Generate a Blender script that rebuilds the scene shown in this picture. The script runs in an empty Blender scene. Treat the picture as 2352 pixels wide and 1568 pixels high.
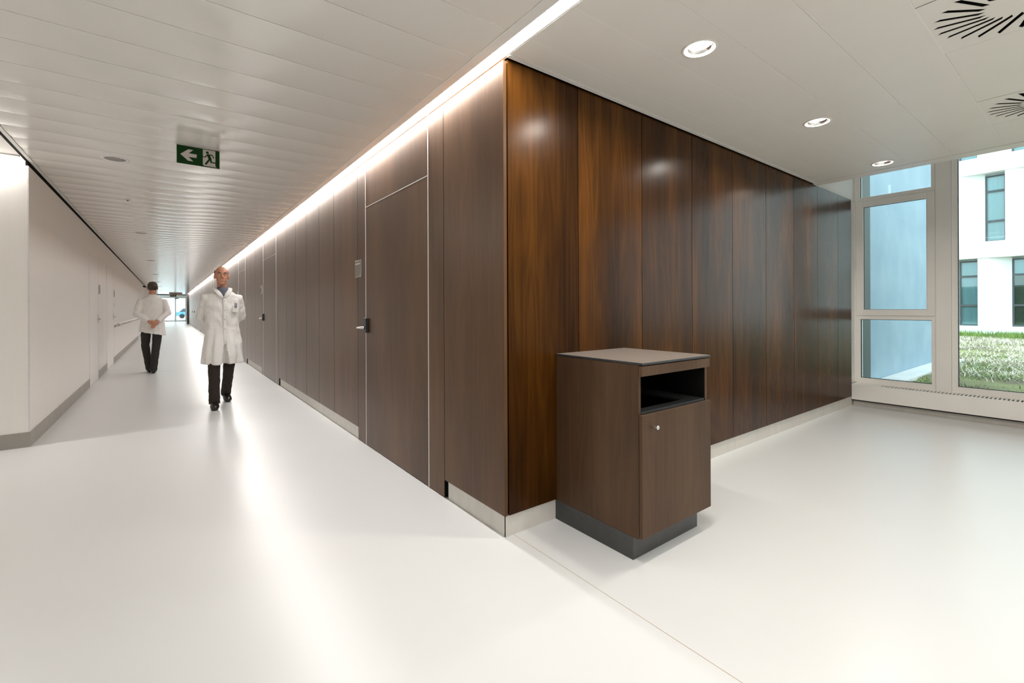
import bpy, bmesh, math, random
from mathutils import Vector, Matrix, Quaternion
random.seed(7)
SC = bpy.context.scene
COL = SC.collection
PI = math.pi

# ------------------------------------------------------------------ camera
F_PX, W_PX, HOR_Y = 1043.0, 2352.0, 707.7
YAW, ROLL = math.radians(37.169), math.radians(0.23)
CAM = Vector((-1.45343, -1.98659, 1.25))
fw = Vector((math.sin(YAW), math.cos(YAW), 0)); rt = Vector((math.cos(YAW), -math.sin(YAW), 0)); up = Vector((0, 0, 1))
cx_ = rt*math.cos(ROLL) - up*math.sin(ROLL); cy_ = rt*math.sin(ROLL) + up*math.cos(ROLL); cz_ = -fw
cam_d = bpy.data.cameras.new('camera'); cam = bpy.data.objects.new('camera', cam_d); COL.objects.link(cam)
cam.matrix_world = Matrix(((cx_.x, cy_.x, cz_.x, CAM.x), (cx_.y, cy_.y, cz_.y, CAM.y), (cx_.z, cy_.z, cz_.z, CAM.z), (0, 0, 0, 1)))
cam_d.sensor_width = 36.0; cam_d.sensor_fit = 'HORIZONTAL'
cam_d.lens = 36.0*F_PX/W_PX
cam_d.shift_y = -(784.0-HOR_Y)/W_PX
cam_d.clip_start = 0.05; cam_d.clip_end = 300
SC.camera = cam

# ------------------------------------------------------------------ sky, exposure
SKY_COL, SKY_STR = (0.83, 0.95, 1.0), 3.6
STRIP_L, RETURN_L, DOWN_L = 60.0, 42.0, 460.0
world = bpy.data.worlds.new('sky'); SC.world = world; world.use_nodes = True
bgn = world.node_tree.nodes['Background']
bgn.inputs['Color'].default_value = (*SKY_COL, 1); bgn.inputs['Strength'].default_value = SKY_STR
SC.view_settings.view_transform = 'Standard'; SC.view_settings.look = 'None'
SC.view_settings.gamma = 1.0; SC.view_settings.use_curve_mapping = False
SC.view_settings.exposure = 0.0
try:
    SC.cycles.use_denoising = True
    SC.cycles.max_bounces = 14; SC.cycles.diffuse_bounces = 8; SC.cycles.glossy_bounces = 6
    SC.cycles.transparent_max_bounces = 16; SC.cycles.sample_clamp_indirect = 8.0
    SC.cycles.caustics_reflective = False; SC.cycles.caustics_refractive = False
except Exception:
    pass

# ------------------------------------------------------------------ materials
def new_mat(name):
    m = bpy.data.materials.new(name); m.use_nodes = True
    nt = m.node_tree
    return m, nt, nt.nodes['Principled BSDF']
def noise_mat(name, c1, c2, rough=0.5, scale=(6, 6, 6), detail=4, bump=0.0, metal=0.0, spec=0.5, rvar=0.0, coords='Object', rnd=False, bscale=None):
    m, nt, b = new_mat(name); N, L = nt.nodes, nt.links
    tc = N.new('ShaderNodeTexCoord'); mp = N.new('ShaderNodeMapping'); mp.inputs['Scale'].default_value = scale
    src = tc.outputs[coords]
    if rnd:
        oi = N.new('ShaderNodeObjectInfo'); mu = N.new('ShaderNodeMath'); mu.operation = 'MULTIPLY'; mu.inputs[1].default_value = 37.0
        va = N.new('ShaderNodeVectorMath'); va.operation = 'ADD'
        L.new(oi.outputs['Random'], mu.inputs[0]); L.new(src, va.inputs[0]); L.new(mu.outputs[0], va.inputs[1]); src = va.outputs[0]
    L.new(src, mp.inputs['Vector'])
    nz = N.new('ShaderNodeTexNoise'); nz.inputs['Scale'].default_value = 1.0; nz.inputs['Detail'].default_value = detail
    L.new(mp.outputs[0], nz.inputs['Vector'])
    cr = N.new('ShaderNodeValToRGB'); cr.color_ramp.elements[0].position = 0.3; cr.color_ramp.elements[1].position = 0.7
    cr.color_ramp.elements[0].color = (*c1, 1); cr.color_ramp.elements[1].color = (*c2, 1)
    L.new(nz.outputs['Fac'], cr.inputs[0]); L.new(cr.outputs[0], b.inputs['Base Color'])
    b.inputs['Roughness'].default_value = rough; b.inputs['Metallic'].default_value = metal
    b.inputs['Specular IOR Level'].default_value = spec
    if rvar:
        mr = N.new('ShaderNodeMapRange'); mr.inputs[3].default_value = rough-rvar; mr.inputs[4].default_value = rough+rvar
        L.new(nz.outputs['Fac'], mr.inputs[0]); L.new(mr.outputs[0], b.inputs['Roughness'])
    if bump:
        bp = N.new('ShaderNodeBump'); bp.inputs['Strength'].default_value = bump; bp.inputs['Distance'].default_value = 0.01
        L.new(nz.outputs['Fac'], bp.inputs['Height']); L.new(bp.outputs[0], b.inputs['Normal'])
    return m
def emit_mat(name, col, s):
    m, nt, b = new_mat(name)
    b.inputs['Base Color'].default_value = (0.9, 0.9, 0.9, 1)
    b.inputs['Emission Color'].default_value = (*col, 1); b.inputs['Emission Strength'].default_value = s
    return m
def wood_mat(name, dark, mid, light, rough=0.3, fmul=0.55, fadd=0.003):
    m, nt, b = new_mat(name); N, L = nt.nodes, nt.links
    tc = N.new('ShaderNodeTexCoord'); oi = N.new('ShaderNodeObjectInfo')
    mu = N.new('ShaderNodeMath'); mu.operation = 'MULTIPLY'; mu.inputs[1].default_value = 61.0
    va = N.new('ShaderNodeVectorMath'); va.operation = 'ADD'
    L.new(oi.outputs['Random'], mu.inputs[0]); L.new(tc.outputs['Object'], va.inputs[0]); L.new(mu.outputs[0], va.inputs[1])
    def noise(sc, det, dist=0.0, rgh=0.55):
        mp = N.new('ShaderNodeMapping'); mp.inputs['Scale'].default_value = sc
        L.new(va.outputs[0], mp.inputs['Vector'])
        n = N.new('ShaderNodeTexNoise'); n.inputs['Scale'].default_value = 1; n.inputs['Detail'].default_value = det
        n.inputs['Distortion'].default_value = dist; n.inputs['Roughness'].default_value = rgh
        L.new(mp.outputs[0], n.inputs['Vector']); return n
    nb = noise((3.2, 3.2, 0.55), 3)                 # broad tone
    ng = noise((46, 46, 1.1), 2, 0.1)               # streaks
    nf = noise((330, 330, 7), 2)                    # pores
    # cathedral figure: bands of a slow field
    nc = noise((5.0, 5.0, 0.42), 1.5, 0.35)
    mm = N.new('ShaderNodeMath'); mm.operation = 'MULTIPLY'; mm.inputs[1].default_value = 15.0; L.new(nc.outputs['Fac'], mm.inputs[0])
    fr = N.new('ShaderNodeMath'); fr.operation = 'PINGPONG'; fr.inputs[1].default_value = 0.5; L.new(mm.outputs[0], fr.inputs[0])
    def wsum(a, wa, c, wc):
        x = N.new('ShaderNodeMath'); x.operation = 'MULTIPLY'; x.inputs[1].default_value = wa; L.new(a, x.inputs[0])
        y = N.new('ShaderNodeMath'); y.operation = 'MULTIPLY_ADD'; y.inputs[1].default_value = wc; L.new(c, y.inputs[0]); L.new(x.outputs[0], y.inputs[2]); return y.outputs[0]
    s = wsum(nb.outputs['Fac'], 0.56, ng.outputs['Fac'], 0.16)
    s = wsum(s, 1.0, nf.outputs['Fac'], 0.11)
    s = wsum(s, 1.0, fr.outputs[0], 0.11)
    cr = N.new('ShaderNodeValToRGB'); e = cr.color_ramp.elements
    e[0].position = 0.31; e[0].color = (*dark, 1); e[1].position = 0.62; e[1].color = (*light, 1)
    k = e.new(0.455); k.color = (*mid, 1)
    L.new(s, cr.inputs[0])
    # each board its own tone
    hv = N.new('ShaderNodeHueSaturation'); mr = N.new('ShaderNodeMapRange'); mr.inputs[3].default_value = 0.85; mr.inputs[4].default_value = 1.15
    L.new(oi.outputs['Random'], mr.inputs[0]); L.new(mr.outputs[0], hv.inputs['Value']); L.new(cr.outputs[0], hv.inputs['Color'])
    L.new(hv.outputs[0], b.inputs['Base Color'])
    b.inputs['Roughness'].default_value = 0.9; b.inputs['Specular IOR Level'].default_value = 0.0
    gl = N.new('ShaderNodeBsdfGlossy'); gl.inputs['Color'].default_value = (1, 1, 1, 1)
    mr2 = N.new('ShaderNodeMapRange'); mr2.inputs[3].default_value = rough-0.02; mr2.inputs[4].default_value = rough+0.03
    L.new(nb.outputs['Fac'], mr2.inputs[0]); L.new(mr2.outputs[0], gl.inputs['Roughness'])
    fz = N.new('ShaderNodeFresnel'); fz.inputs[0].default_value = 1.34
    fm = N.new('ShaderNodeMath'); fm.operation = 'MULTIPLY_ADD'; fm.inputs[1].default_value = fmul; fm.inputs[2].default_value = fadd
    mx = N.new('ShaderNodeMixShader'); L.new(fz.outputs[0], fm.inputs[0]); L.new(fm.outputs[0], mx.inputs[0])
    L.new(b.outputs[0], mx.inputs[1]); L.new(gl.outputs[0], mx.inputs[2]); L.new(mx.outputs[0], N['Material Output'].inputs['Surface'])
    return m
def glass_mat(name, tint, ior=1.5, rough=0.0):
    m, nt, b = new_mat(name); N, L = nt.nodes, nt.links
    N.remove(b); out = N['Material Output']
    tr = N.new('ShaderNodeBsdfTransparent'); tr.inputs[0].default_value = (*tint, 1)
    gl = N.new('ShaderNodeBsdfGlossy'); gl.inputs['Roughness'].default_value = rough
    fr = N.new('ShaderNodeFresnel'); fr.inputs[0].default_value = ior
    mx = N.new('ShaderNodeMixShader'); L.new(fr.outputs[0], mx.inputs[0]); L.new(tr.outputs[0], mx.inputs[1]); L.new(gl.outputs[0], mx.inputs[2])
    L.new(mx.outputs[0], out.inputs['Surface']); return m
M = {}
M['wood'] = wood_mat('walnut veneer', (0.021, 0.0077, 0.0014), (0.050, 0.0178, 0.0027), (0.112, 0.040, 0.0056), 0.245)
M['wood_satin'] = wood_mat('satin walnut veneer', (0.060, 0.027, 0.010), (0.092, 0.0425, 0.0155), (0.136, 0.064, 0.024), 0.38, 0.9, 0.010)
M['wood_matt'] = wood_mat('matt walnut laminate', (0.066, 0.036, 0.019), (0.092, 0.051, 0.027), (0.126, 0.072, 0.039), 0.36, 0.5, 0.006)
M['floor'] = noise_mat('pale linoleum', (0.675, 0.68, 0.68), (0.70, 0.705, 0.705), 0.30, (0.8, 0.8, 0.8), 5, rvar=0.03, spec=0.5)
M['joint'] = noise_mat('floor joint sealant', (0.40, 0.30, 0.22), (0.5, 0.40, 0.30), 0.6, (20, 20, 20))
M['seam'] = noise_mat('floor weld seam', (0.60, 0.57, 0.53), (0.66, 0.63, 0.59), 0.4, (20, 20, 20))
M['ceil'] = noise_mat('painted metal plank', (0.83, 0.80, 0.745), (0.85, 0.82, 0.765), 0.14, (3, 3, 3), spec=0.7)
M['ceil_matt'] = noise_mat('matt painted metal plank', (0.83, 0.80, 0.745), (0.85, 0.82, 0.765), 0.42, (3, 3, 3), spec=0.4)
M['ceil_trim'] = noise_mat('white aluminium trim', (0.84, 0.815, 0.775), (0.86, 0.835, 0.795), 0.4, (5, 5, 5))
M['plenum'] = noise_mat('grey plenum board', (0.30, 0.29, 0.27), (0.34, 0.33, 0.31), 0.9, (5, 5, 5))
M['wall'] = noise_mat('off white wall paint', (0.91, 0.875, 0.83), (0.93, 0.895, 0.85), 0.4, (18, 18, 0.6), 4, bump=0.02, spec=0.5)
M['white'] = noise_mat('white wall paint', (0.84, 0.83, 0.81), (0.86, 0.85, 0.83), 0.6, (8, 8, 8), spec=0.3)
M['black'] = noise_mat('black core board', (0.006, 0.006, 0.006), (0.012, 0.011, 0.010), 0.85, (10, 10, 10), spec=0.1)
M['plinth'] = noise_mat('pale grey plinth', (0.60, 0.575, 0.53), (0.66, 0.635, 0.59), 0.42, (14, 14, 5), 5)
M['plinth_grey'] = noise_mat('grey plinth', (0.33, 0.305, 0.27), (0.38, 0.355, 0.315), 0.4, (6, 6, 3), 5)
M['alu'] = noise_mat('satin aluminium', (0.78, 0.75, 0.73), (0.86, 0.83, 0.81), 0.3, (3, 3, 60), metal=0.35)
M['steel'] = noise_mat('brushed steel', (0.62, 0.60, 0.57), (0.72, 0.70, 0.67), 0.25, (90, 6, 90), metal=1.0)
M['chrome'] = noise_mat('chrome reflector', (0.85, 0.85, 0.84), (0.9, 0.9, 0.89), 0.12, (30, 30, 30), metal=1.0)
M['black_plastic'] = noise_mat('black plastic', (0.010, 0.010, 0.010), (0.016, 0.016, 0.016), 0.35, (30, 30, 30))
M['door_white'] = noise_mat('white door laminate', (0.92, 0.895, 0.865), (0.93, 0.905, 0.875), 0.4, (4, 4, 1.5))
M['frame'] = noise_mat('white window paint', (0.88, 0.865, 0.835), (0.90, 0.885, 0.855), 0.35, (5, 5, 5))
M['gasket'] = noise_mat('dark rubber gasket', (0.012, 0.014, 0.016), (0.02, 0.022, 0.025), 0.6, (10, 10, 10))
M['slab'] = noise_mat('grey brown compact laminate', (0.17, 0.14, 0.12), (0.21, 0.175, 0.15), 0.5, (160, 160, 160), 2, bump=0.03)
M['slab_edge'] = noise_mat('dark laminate edge', (0.022, 0.023, 0.024), (0.035, 0.036, 0.037), 0.5, (20, 20, 20))
M['toe'] = noise_mat('anthracite laminate', (0.045, 0.043, 0.042), (0.058, 0.056, 0.054), 0.4, (14, 14, 14))
M['plate'] = noise_mat('grey sign face', (0.20, 0.185, 0.16), (0.23, 0.21, 0.185), 0.35, (4, 4, 4))
M['print'] = noise_mat('pale print', (0.62, 0.59, 0.54), (0.68, 0.65, 0.6), 0.5, (30, 30, 30))
M['green'] = noise_mat('safety green', (0.005, 0.040, 0.006), (0.007, 0.048, 0.008), 0.5, (5, 5, 5), spec=0.15)
M['sign_white'] = noise_mat('sign white', (0.60, 0.55, 0.52), (0.64, 0.59, 0.56), 0.4, (5, 5, 5))
M['lamp_grey'] = noise_mat('grey lamp glass', (0.26, 0.245, 0.225), (0.30, 0.285, 0.265), 0.45, (8, 8, 8))
M['copper'] = noise_mat('copper nozzle', (0.55, 0.30, 0.20), (0.62, 0.36, 0.25), 0.35, (20, 20, 20), metal=0.6)
M['glass'] = glass_mat('window glass', (0.93, 0.985, 0.98))
M['glass_far'] = glass_mat('tinted glass', (0.80, 0.95, 0.97), 1.7)
M['strip'] = emit_mat('strip diffuser', (1.0, 0.975, 0.945), STRIP_L)
M['strip2'] = emit_mat('return strip diffuser', (1.0, 0.98, 0.955), RETURN_L)
M['bulb'] = emit_mat('downlight lamp', (1.0, 0.93, 0.84), DOWN_L)
M['coat'] = noise_mat('white cotton', (0.82, 0.80, 0.775), (0.86, 0.845, 0.82), 0.85, (12, 12, 12), 3, bump=0.05, spec=0.2)
M['skin'] = noise_mat('skin', (0.52, 0.24, 0.15), (0.60, 0.29, 0.185), 0.5, (25, 25, 25), 4)
M['hair'] = noise_mat('dark hair', (0.030, 0.020, 0.012), (0.085, 0.058, 0.036), 0.6, (80, 80, 12), 4, bump=0.4)
M['trousers'] = noise_mat('charcoal cloth', (0.020, 0.018, 0.016), (0.034, 0.030, 0.026), 0.9, (60, 60, 60), bump=0.1)
M['trousers_brown'] = noise_mat('dark brown cloth', (0.022, 0.013, 0.010), (0.034, 0.021, 0.016), 0.9, (60, 60, 60), bump=0.1)
M['shoe'] = noise_mat('black leather', (0.010, 0.009, 0.009), (0.018, 0.016, 0.016), 0.28, (30, 30, 30))
M['shirt'] = noise_mat('grey blue shirt', (0.10, 0.11, 0.15), (0.13, 0.14, 0.19), 0.85, (60, 60, 60))
M['eye'] = noise_mat('eye white', (0.7, 0.68, 0.66), (0.75, 0.73, 0.71), 0.3, (10, 10, 10))
M['blue_wall'] = noise_mat('pale blue concrete', (0.225, 0.318, 0.395), (0.288, 0.385, 0.455), 0.85, (1.6, 1.6, 1.6), 6, bump=0.05)
M['dark_clad'] = noise_mat('dark green cladding', (0.030, 0.045, 0.042), (0.045, 0.062, 0.056), 0.6, (8, 8, 2))
M['facade'] = noise_mat('white render', (0.80, 0.815, 0.80), (0.85, 0.86, 0.85), 0.85, (2, 2, 2), 5)
M['dark_frame'] = noise_mat('grey window frame', (0.060, 0.075, 0.085), (0.080, 0.095, 0.105), 0.5, (5, 5, 5))
M['curtain'] = noise_mat('pale curtain', (0.74, 0.82, 0.82), (0.90, 0.94, 0.94), 0.9, (1, 14, 1), 3)
M['brown_room'] = noise_mat('brown blind', (0.20, 0.18, 0.11), (0.28, 0.25, 0.16), 0.9, (6, 6, 6), 5)
M['soil'] = noise_mat('mossy soil', (0.10, 0.072, 0.05), (0.22, 0.25, 0.075), 0.95, (1.3, 1.3, 1.3), 8, bump=0.5)
M['grass'] = noise_mat('green grass', (0.08, 0.19, 0.025), (0.26, 0.36, 0.08), 0.8, (3, 3, 3), 4)
M['straw'] = noise_mat('dry straw', (0.55, 0.48, 0.38), (0.82, 0.77, 0.66), 0.85, (4, 4, 4), 4)
M['paving'] = noise_mat('pale paving', (0.55, 0.55, 0.54), (0.65, 0.65, 0.64), 0.8, (2, 2, 2))
M['blue_paint'] = noise_mat('blue car paint', (0.10, 0.30, 0.62), (0.14, 0.36, 0.68), 0.25, (2, 2, 2))
M['red'] = noise_mat('red print', (0.55, 0.05, 0.05), (0.6, 0.07, 0.06), 0.5, (5, 5, 5))
M['brown_door'] = noise_mat('dark brown paint', (0.035, 0.018, 0.014), (0.05, 0.026, 0.02), 0.4, (5, 5, 5))
M['taupe'] = noise_mat('taupe sign', (0.42, 0.37, 0.31), (0.46, 0.41, 0.35), 0.5, (5, 5, 5))

# ------------------------------------------------------------------ mesh helpers
class MB:
    def __init__(s): s.v = []; s.f = []
    def quad(s, *p):
        i = len(s.v); s.v += [tuple(q) for q in p]; s.f.append(tuple(range(i, i+len(p)))); return s
    def box(s, x0, x1, y0, y1, z0, z1):
        i = len(s.v)
        s.v += [(x, y, z) for z in (z0, z1) for y in (y0, y1) for x in (x0, x1)]
        for f in ((0, 2, 3, 1), (4, 5, 7, 6), (0, 1, 5, 4), (2, 6, 7, 3), (0, 4, 6, 2), (1, 3, 7, 5)): s.f.append(tuple(i+k for k in f))
        return s
    def prism(s, poly, axis, a, b):
        """poly: 2D points; extruded along axis from a to b. x:(y,z) y:(x,z) z:(x,y)"""
        def P(p, t): return {'x': (t, p[0], p[1]), 'y': (p[0], t, p[1]), 'z': (p[0], p[1], t)}[axis]
        n = len(poly); i = len(s.v)
        s.v += [P(p, a) for p in poly]+[P(p, b) for p in poly]
        s.f.append(tuple(i+k for k in range(n))); s.f.append(tuple(i+n+k for k in reversed(range(n))))
        for k in range(n): s.f.append((i+k, i+n+k, i+n+(k+1) % n, i+(k+1) % n))
        return s
    def lathe(s, prof, c=(0, 0, 0), n=32, axis='z', close=False):
        i = len(s.v); m = len(prof)
        for k in range(n):
            a = 2*PI*k/n
            for r, h in prof:
                p = (r*math.cos(a), r*math.sin(a), h)
                if axis == 'y': p = (p[0], p[2], p[1])
                if axis == 'x': p = (p[2], p[0], p[1])
                s.v.append((c[0]+p[0], c[1]+p[1], c[2]+p[2]))
        for k in range(n):
            k2 = (k+1) % n
            for j in range(m-1): s.f.append((i+k*m+j, i+k2*m+j, i+k2*m+j+1, i+k*m+j+1))
        if close:
            s.f.append(tuple(i+k*m for k in range(n))); s.f.append(tuple(i+k*m+m-1 for k in reversed(range(n))))
        return s
    def tube(s, pts, rad, ref=(1, 0, 0), n=14, cap=True):
        """rad: per point r or (ra along ref, rb)"""
        pts = [Vector(p) for p in pts]; ref = Vector(ref); i = len(s.v)
        for k, p in enumerate(pts):
            t = (pts[min(k+1, len(pts)-1)]-pts[max(k-1, 0)]).normalized()
            a = (ref-t*ref.dot(t))
            if a.length < 1e-4: a = t.orthogonal()
            a.normalize(); b = t.cross(a)
            r = rad[k]; ra, rb = r if isinstance(r, tuple) else (r, r)
            for q in range(n):
                th = 2*PI*q/n; s.v.append(tuple(p+a*ra*math.cos(th)+b*rb*math.sin(th)))
        for k in range(len(pts)-1):
            for q in range(n):
                s.f.append((i+k*n+q, i+k*n+(q+1) % n, i+(k+1)*n+(q+1) % n, i+(k+1)*n+q))
        if cap:
            s.f.append(tuple(i+q for q in reversed(range(n)))); e = i+(len(pts)-1)*n; s.f.append(tuple(e+q for q in range(n)))
        return s
    def blob(s, c, r, n=16, m=10, rot=None):
        i = len(s.v); c = Vector(c); Rm = rot or Matrix.Identity(3)
        for a in range(1, m):
            th = PI*a/m
            for q in range(n):
                ph = 2*PI*q/n
                s.v.append(tuple(c+Rm @ Vector((r[0]*math.sin(th)*math.cos(ph), r[1]*math.sin(th)*math.sin(ph), r[2]*math.cos(th)))))
        t = len(s.v); s.v.append(tuple(c+Rm @ Vector((0, 0, r[2])))); s.v.append(tuple(c-Rm @ Vector((0, 0, r[2]))))
        for a in range(m-2):
            for q in range(n): s.f.append((i+a*n+q, i+(a+1)*n+q, i+(a+1)*n+(q+1) % n, i+a*n+(q+1) % n))
        for q in range(n):
            s.f.append((t, i+q, i+(q+1) % n)); s.f.append((t+1, i+(m-2)*n+(q+1) % n, i+(m-2)*n+q))
        return s
    def mesh(s, name, mat=None, smooth=False, fix=True):
        me = bpy.data.meshes.new(name); me.from_pydata(s.v, [], s.f)
        if fix:
            bm = bmesh.new(); bm.from_mesh(me); bmesh.ops.recalc_face_normals(bm, faces=bm.faces); bm.to_mesh(me); bm.free()
        if smooth: me.polygons.foreach_set('use_smooth', [True]*len(me.polygons))
        if mat: me.materials.append(M[mat] if isinstance(mat, str) else mat)
        me.update(); return me
    def build(s, name, mat, parent=None, loc=None, smooth=False, fix=True):
        return link(name, s.mesh(name, mat, smooth, fix), parent, loc)
def link(name, data, parent=None, loc=None, rot=None):
    o = bpy.data.objects.new(name, data); COL.objects.link(o)
    if parent: o.parent = parent
    if loc: o.location = loc
    if rot: o.rotation_euler = rot
    return o
def empty(name, loc=(0, 0, 0), rot=None):
    o = link(name, None, None, loc, rot); o.empty_display_size = 0.1; return o
def tag(o, label, cat=None, group=None, kind=None):
    o['label'] = label
    if cat: o['category'] = cat
    if group: o['group'] = group
    if kind: o['kind'] = kind
    return o
def part_label(o, label): o['label'] = label; return o
def copy_tree(o, parent=None):
    c = o.copy(); COL.objects.link(c)
    if parent: c.parent = parent
    for ch in list(o.children):
        copy_tree(ch, c)
    return c
def bevel(o, w=0.002, seg=1):
    m = o.modifiers.new('bevel', 'BEVEL'); m.width = w; m.segments = seg; m.limit_method = 'ANGLE'; return o
def curve_plate(name, splines, depth, mat):
    """flat plate with holes: 2D curve fill, extruded +-depth about z=0"""
    cd = bpy.data.curves.new(name, 'CURVE'); cd.dimensions = '2D'; cd.fill_mode = 'BOTH'; cd.extrude = depth
    for pts in splines:
        sp = cd.splines.new('POLY'); sp.points.add(len(pts)-1)
        for k, p in enumerate(pts): sp.points[k].co = (p[0], p[1], 0, 1)
        sp.use_cyclic_u = True
    o = bpy.data.objects.new(name, cd); COL.objects.link(o)
    dg = bpy.context.evaluated_depsgraph_get(); me = bpy.data.meshes.new_from_object(o.evaluated_get(dg))
    bpy.data.objects.remove(o); bpy.data.curves.remove(cd)
    me.name = name; me.materials.clear(); me.materials.append(M[mat]); return me
def circle(cx, cy, r, n=32): return [(cx+r*math.cos(2*PI*k/n), cy+r*math.sin(2*PI*k/n)) for k in range(n)]
def remeshed(name, mb, voxel, mat, parent=None, smooth=4, disp=0.0, dscale=0.12):
    o = link(name, mb.mesh(name, None))
    r = o.modifiers.new('r', 'REMESH'); r.mode = 'VOXEL'; r.voxel_size = voxel
    sm = o.modifiers.new('s', 'SMOOTH'); sm.factor = 0.5; sm.iterations = smooth
    if disp:
        tx = bpy.data.textures.new('folds', 'CLOUDS'); tx.noise_scale = dscale; tx.noise_depth = 2
        d = o.modifiers.new('d', 'DISPLACE'); d.texture = tx; d.strength = disp; d.mid_level = 0.5; d.texture_coords = 'LOCAL'
    dg = bpy.context.evaluated_depsgraph_get(); me = bpy.data.meshes.new_from_object(o.evaluated_get(dg))
    old = o.data; bpy.data.objects.remove(o); bpy.data.meshes.remove(old)
    me.name = name; me.materials.clear(); me.materials.append(M[mat]); me.polygons.foreach_set('use_smooth', [True]*len(me.polygons))
    return link(name, me, parent)

ZC = 2.61           # ceiling
XL = -2.465         # left corridor wall face
YR = 4.0            # face of the left return wall
Y_END = 48.8        # end of the plank ceiling
XWIN = 5.69         # window plane

# ------------------------------------------------------------------ floor
fl = MB().box(-8, XWIN+0.15, -7.5, 60.0, -0.2, 0.0).build('floor', 'floor')
tag(fl, 'glossy pale cream linoleum floor of lobby and corridor', 'floor', kind='structure')
MB().box(0.066, 0.0685, -7.4, 0.01, 0.0, 0.0006).build('expansion_joint', 'joint', fl)
MB().box(XL, 0.0, 9.70, 9.712, 0.0, 0.0006).build('weld_seam', 'seam', fl)

# ------------------------------------------------------------------ ceiling
ce = MB()
ce.box(-8, 4.36, -7.5, 0.3, 2.74, 2.86); ce.box(-8, 0.3, 0.3, Y_END, 2.74, 2.86)
ceil = ce.build('ceiling', 'plenum'); tag(ceil, 'pale grey metal plank ceiling with narrow seams', 'ceiling', kind='structure')
def plank_mesh(name, x0, x1, w, gap=0.004, sag=0.005, seg=8, mat='ceil'):
    """board along x, centred on y=0, underside bowed down by sag"""
    b = MB(); h = w/2-gap/2; t = 0.012
    prof = [(-h, t)]+[(-h+2*h*k/seg, sag*((2.0*k/seg-1)**2)) for k in range(seg+1)]+[(h, t)]
    return b.prism(prof, 'x', x0, x1).mesh(name, mat)
pitch = 0.3125
n0 = -20
XT = -2.432
me_c = plank_mesh('ceiling_plank', XT+0.004, -0.126, pitch)
for k in range(n0, 170):
    yc = -0.20+pitch*k+pitch/2
    if yc > Y_END-0.1 or yc < -6.9: continue
    link('ceiling_plank', me_c, ceil, (0, yc, ZC))
# lobby side on the right: rows along x, seams measured
me_r = plank_mesh('ceiling_plank', 0.012, 4.172, 0.3085, sag=0.0006, mat='ceil_matt')
rows = [-0.215, -0.522, -0.829, -1.14, -1.447]
me_edge = plank_mesh('ceiling_plank', 0.012, 4.172, 0.17, sag=0.0006, mat='ceil_matt')
link('ceiling_plank', me_edge, ceil, (0, -0.13, ZC))
DL = [(0.78, -0.683), (2.365, -0.683), (3.95, -0.683)]
for a, b in zip(rows[:-1], rows[1:]):
    if abs((a+b)/2+0.683) < 0.05:
        h = abs(a-b)/2-0.002; cyy = (a+b)/2
        sp = [[(0.012, -h), (4.172, -h), (4.172, h), (0.012, h)]]+[circle(x, y-cyy, 0.076, 40) for x, y in DL]
        pm = curve_plate('ceiling_plank', sp, 0.0012, 'ceil_matt'); link('ceiling_plank', pm, ceil, (0, cyy, ZC+0.0012))
    else:
        link('ceiling_plank', me_r, ceil, (0, (a+b)/2, ZC))
for k in range(0, 15):
    yk = -2.065-0.3085*(k+0.5)
    link('ceiling_plank', pm if k == 5 else me_r, ceil, (0, yk, ZC+(0.0012 if k == 5 else 0)))
for yy in rows: MB().box(0.012, 4.172, yy-0.0018, yy+0.0018, ZC+0.0006, ZC+0.012).build('seam_highlight', 'door_white', ceil)  # pale strips: light caught on the plank edges, put into colour
# the square tile row between the ventilation tiles
tile_x = [0.012, 0.31, 1.27, 1.89, 2.85, 3.47, 4.172]
for i, (a, b) in enumerate(zip(tile_x[:-1], tile_x[1:])):
    if i in (2, 4): continue
    bevel(MB().box(a+0.002, b-0.002, -2.062, -1.449, ZC, ZC+0.012).build('ceiling_tile', 'ceil_matt', ceil))
# trims
MB().box(4.178, 4.19, -7.4, -0.02, ZC-0.001, ZC+0.03).build('edge_trim', 'ceil_trim', ceil)
MB().box(4.194, 4.352, -7.4, -0.02, ZC-0.002, ZC+0.02).box(4.34, 4.352, -7.4, -0.02, ZC+0.02, 3.1).build('edge_trim', 'ceil_trim', ceil)
MB().box(0.012, 4.352, -0.043, -0.016, ZC-0.004, ZC+0.03).build('wall_angle_trim', 'ceil_trim', ceil)
MB().box(XL+0.006, XT, -7.4, Y_END, ZC-0.003, ZC+0.04).build('edge_trim', 'ceil_trim', ceil)
# left lobby ceiling (beyond the return opening)
lob = MB().box(-7.9, XL-0.02, -7.4, 3.85, ZC+0.012, ZC+0.03).build('lobby_ceiling_panel', 'ceil_trim', ceil)
MB().box(XL-0.022, XL+0.004, -7.4, 3.99, ZC+0.004, ZC+0.05).build('shadow_gap', 'black', ceil)
# recessed zone before the windows
hi = MB().box(4.352, XWIN+0.3, -7.5, 0.3, 3.06, 3.2).build('ceiling_recess', 'ceil_trim', ceil)
# end beam
MB().box(XL, 0.0, Y_END, Y_END+0.12, ZC-0.07, 3.1).build('end_beam', 'black_plastic', ceil)
MB().box(XL-0.2, 0.3, Y_END+0.12, 58.2, 2.95, 3.1).build('vestibule_ceiling', 'ceil_trim', ceil)

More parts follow.
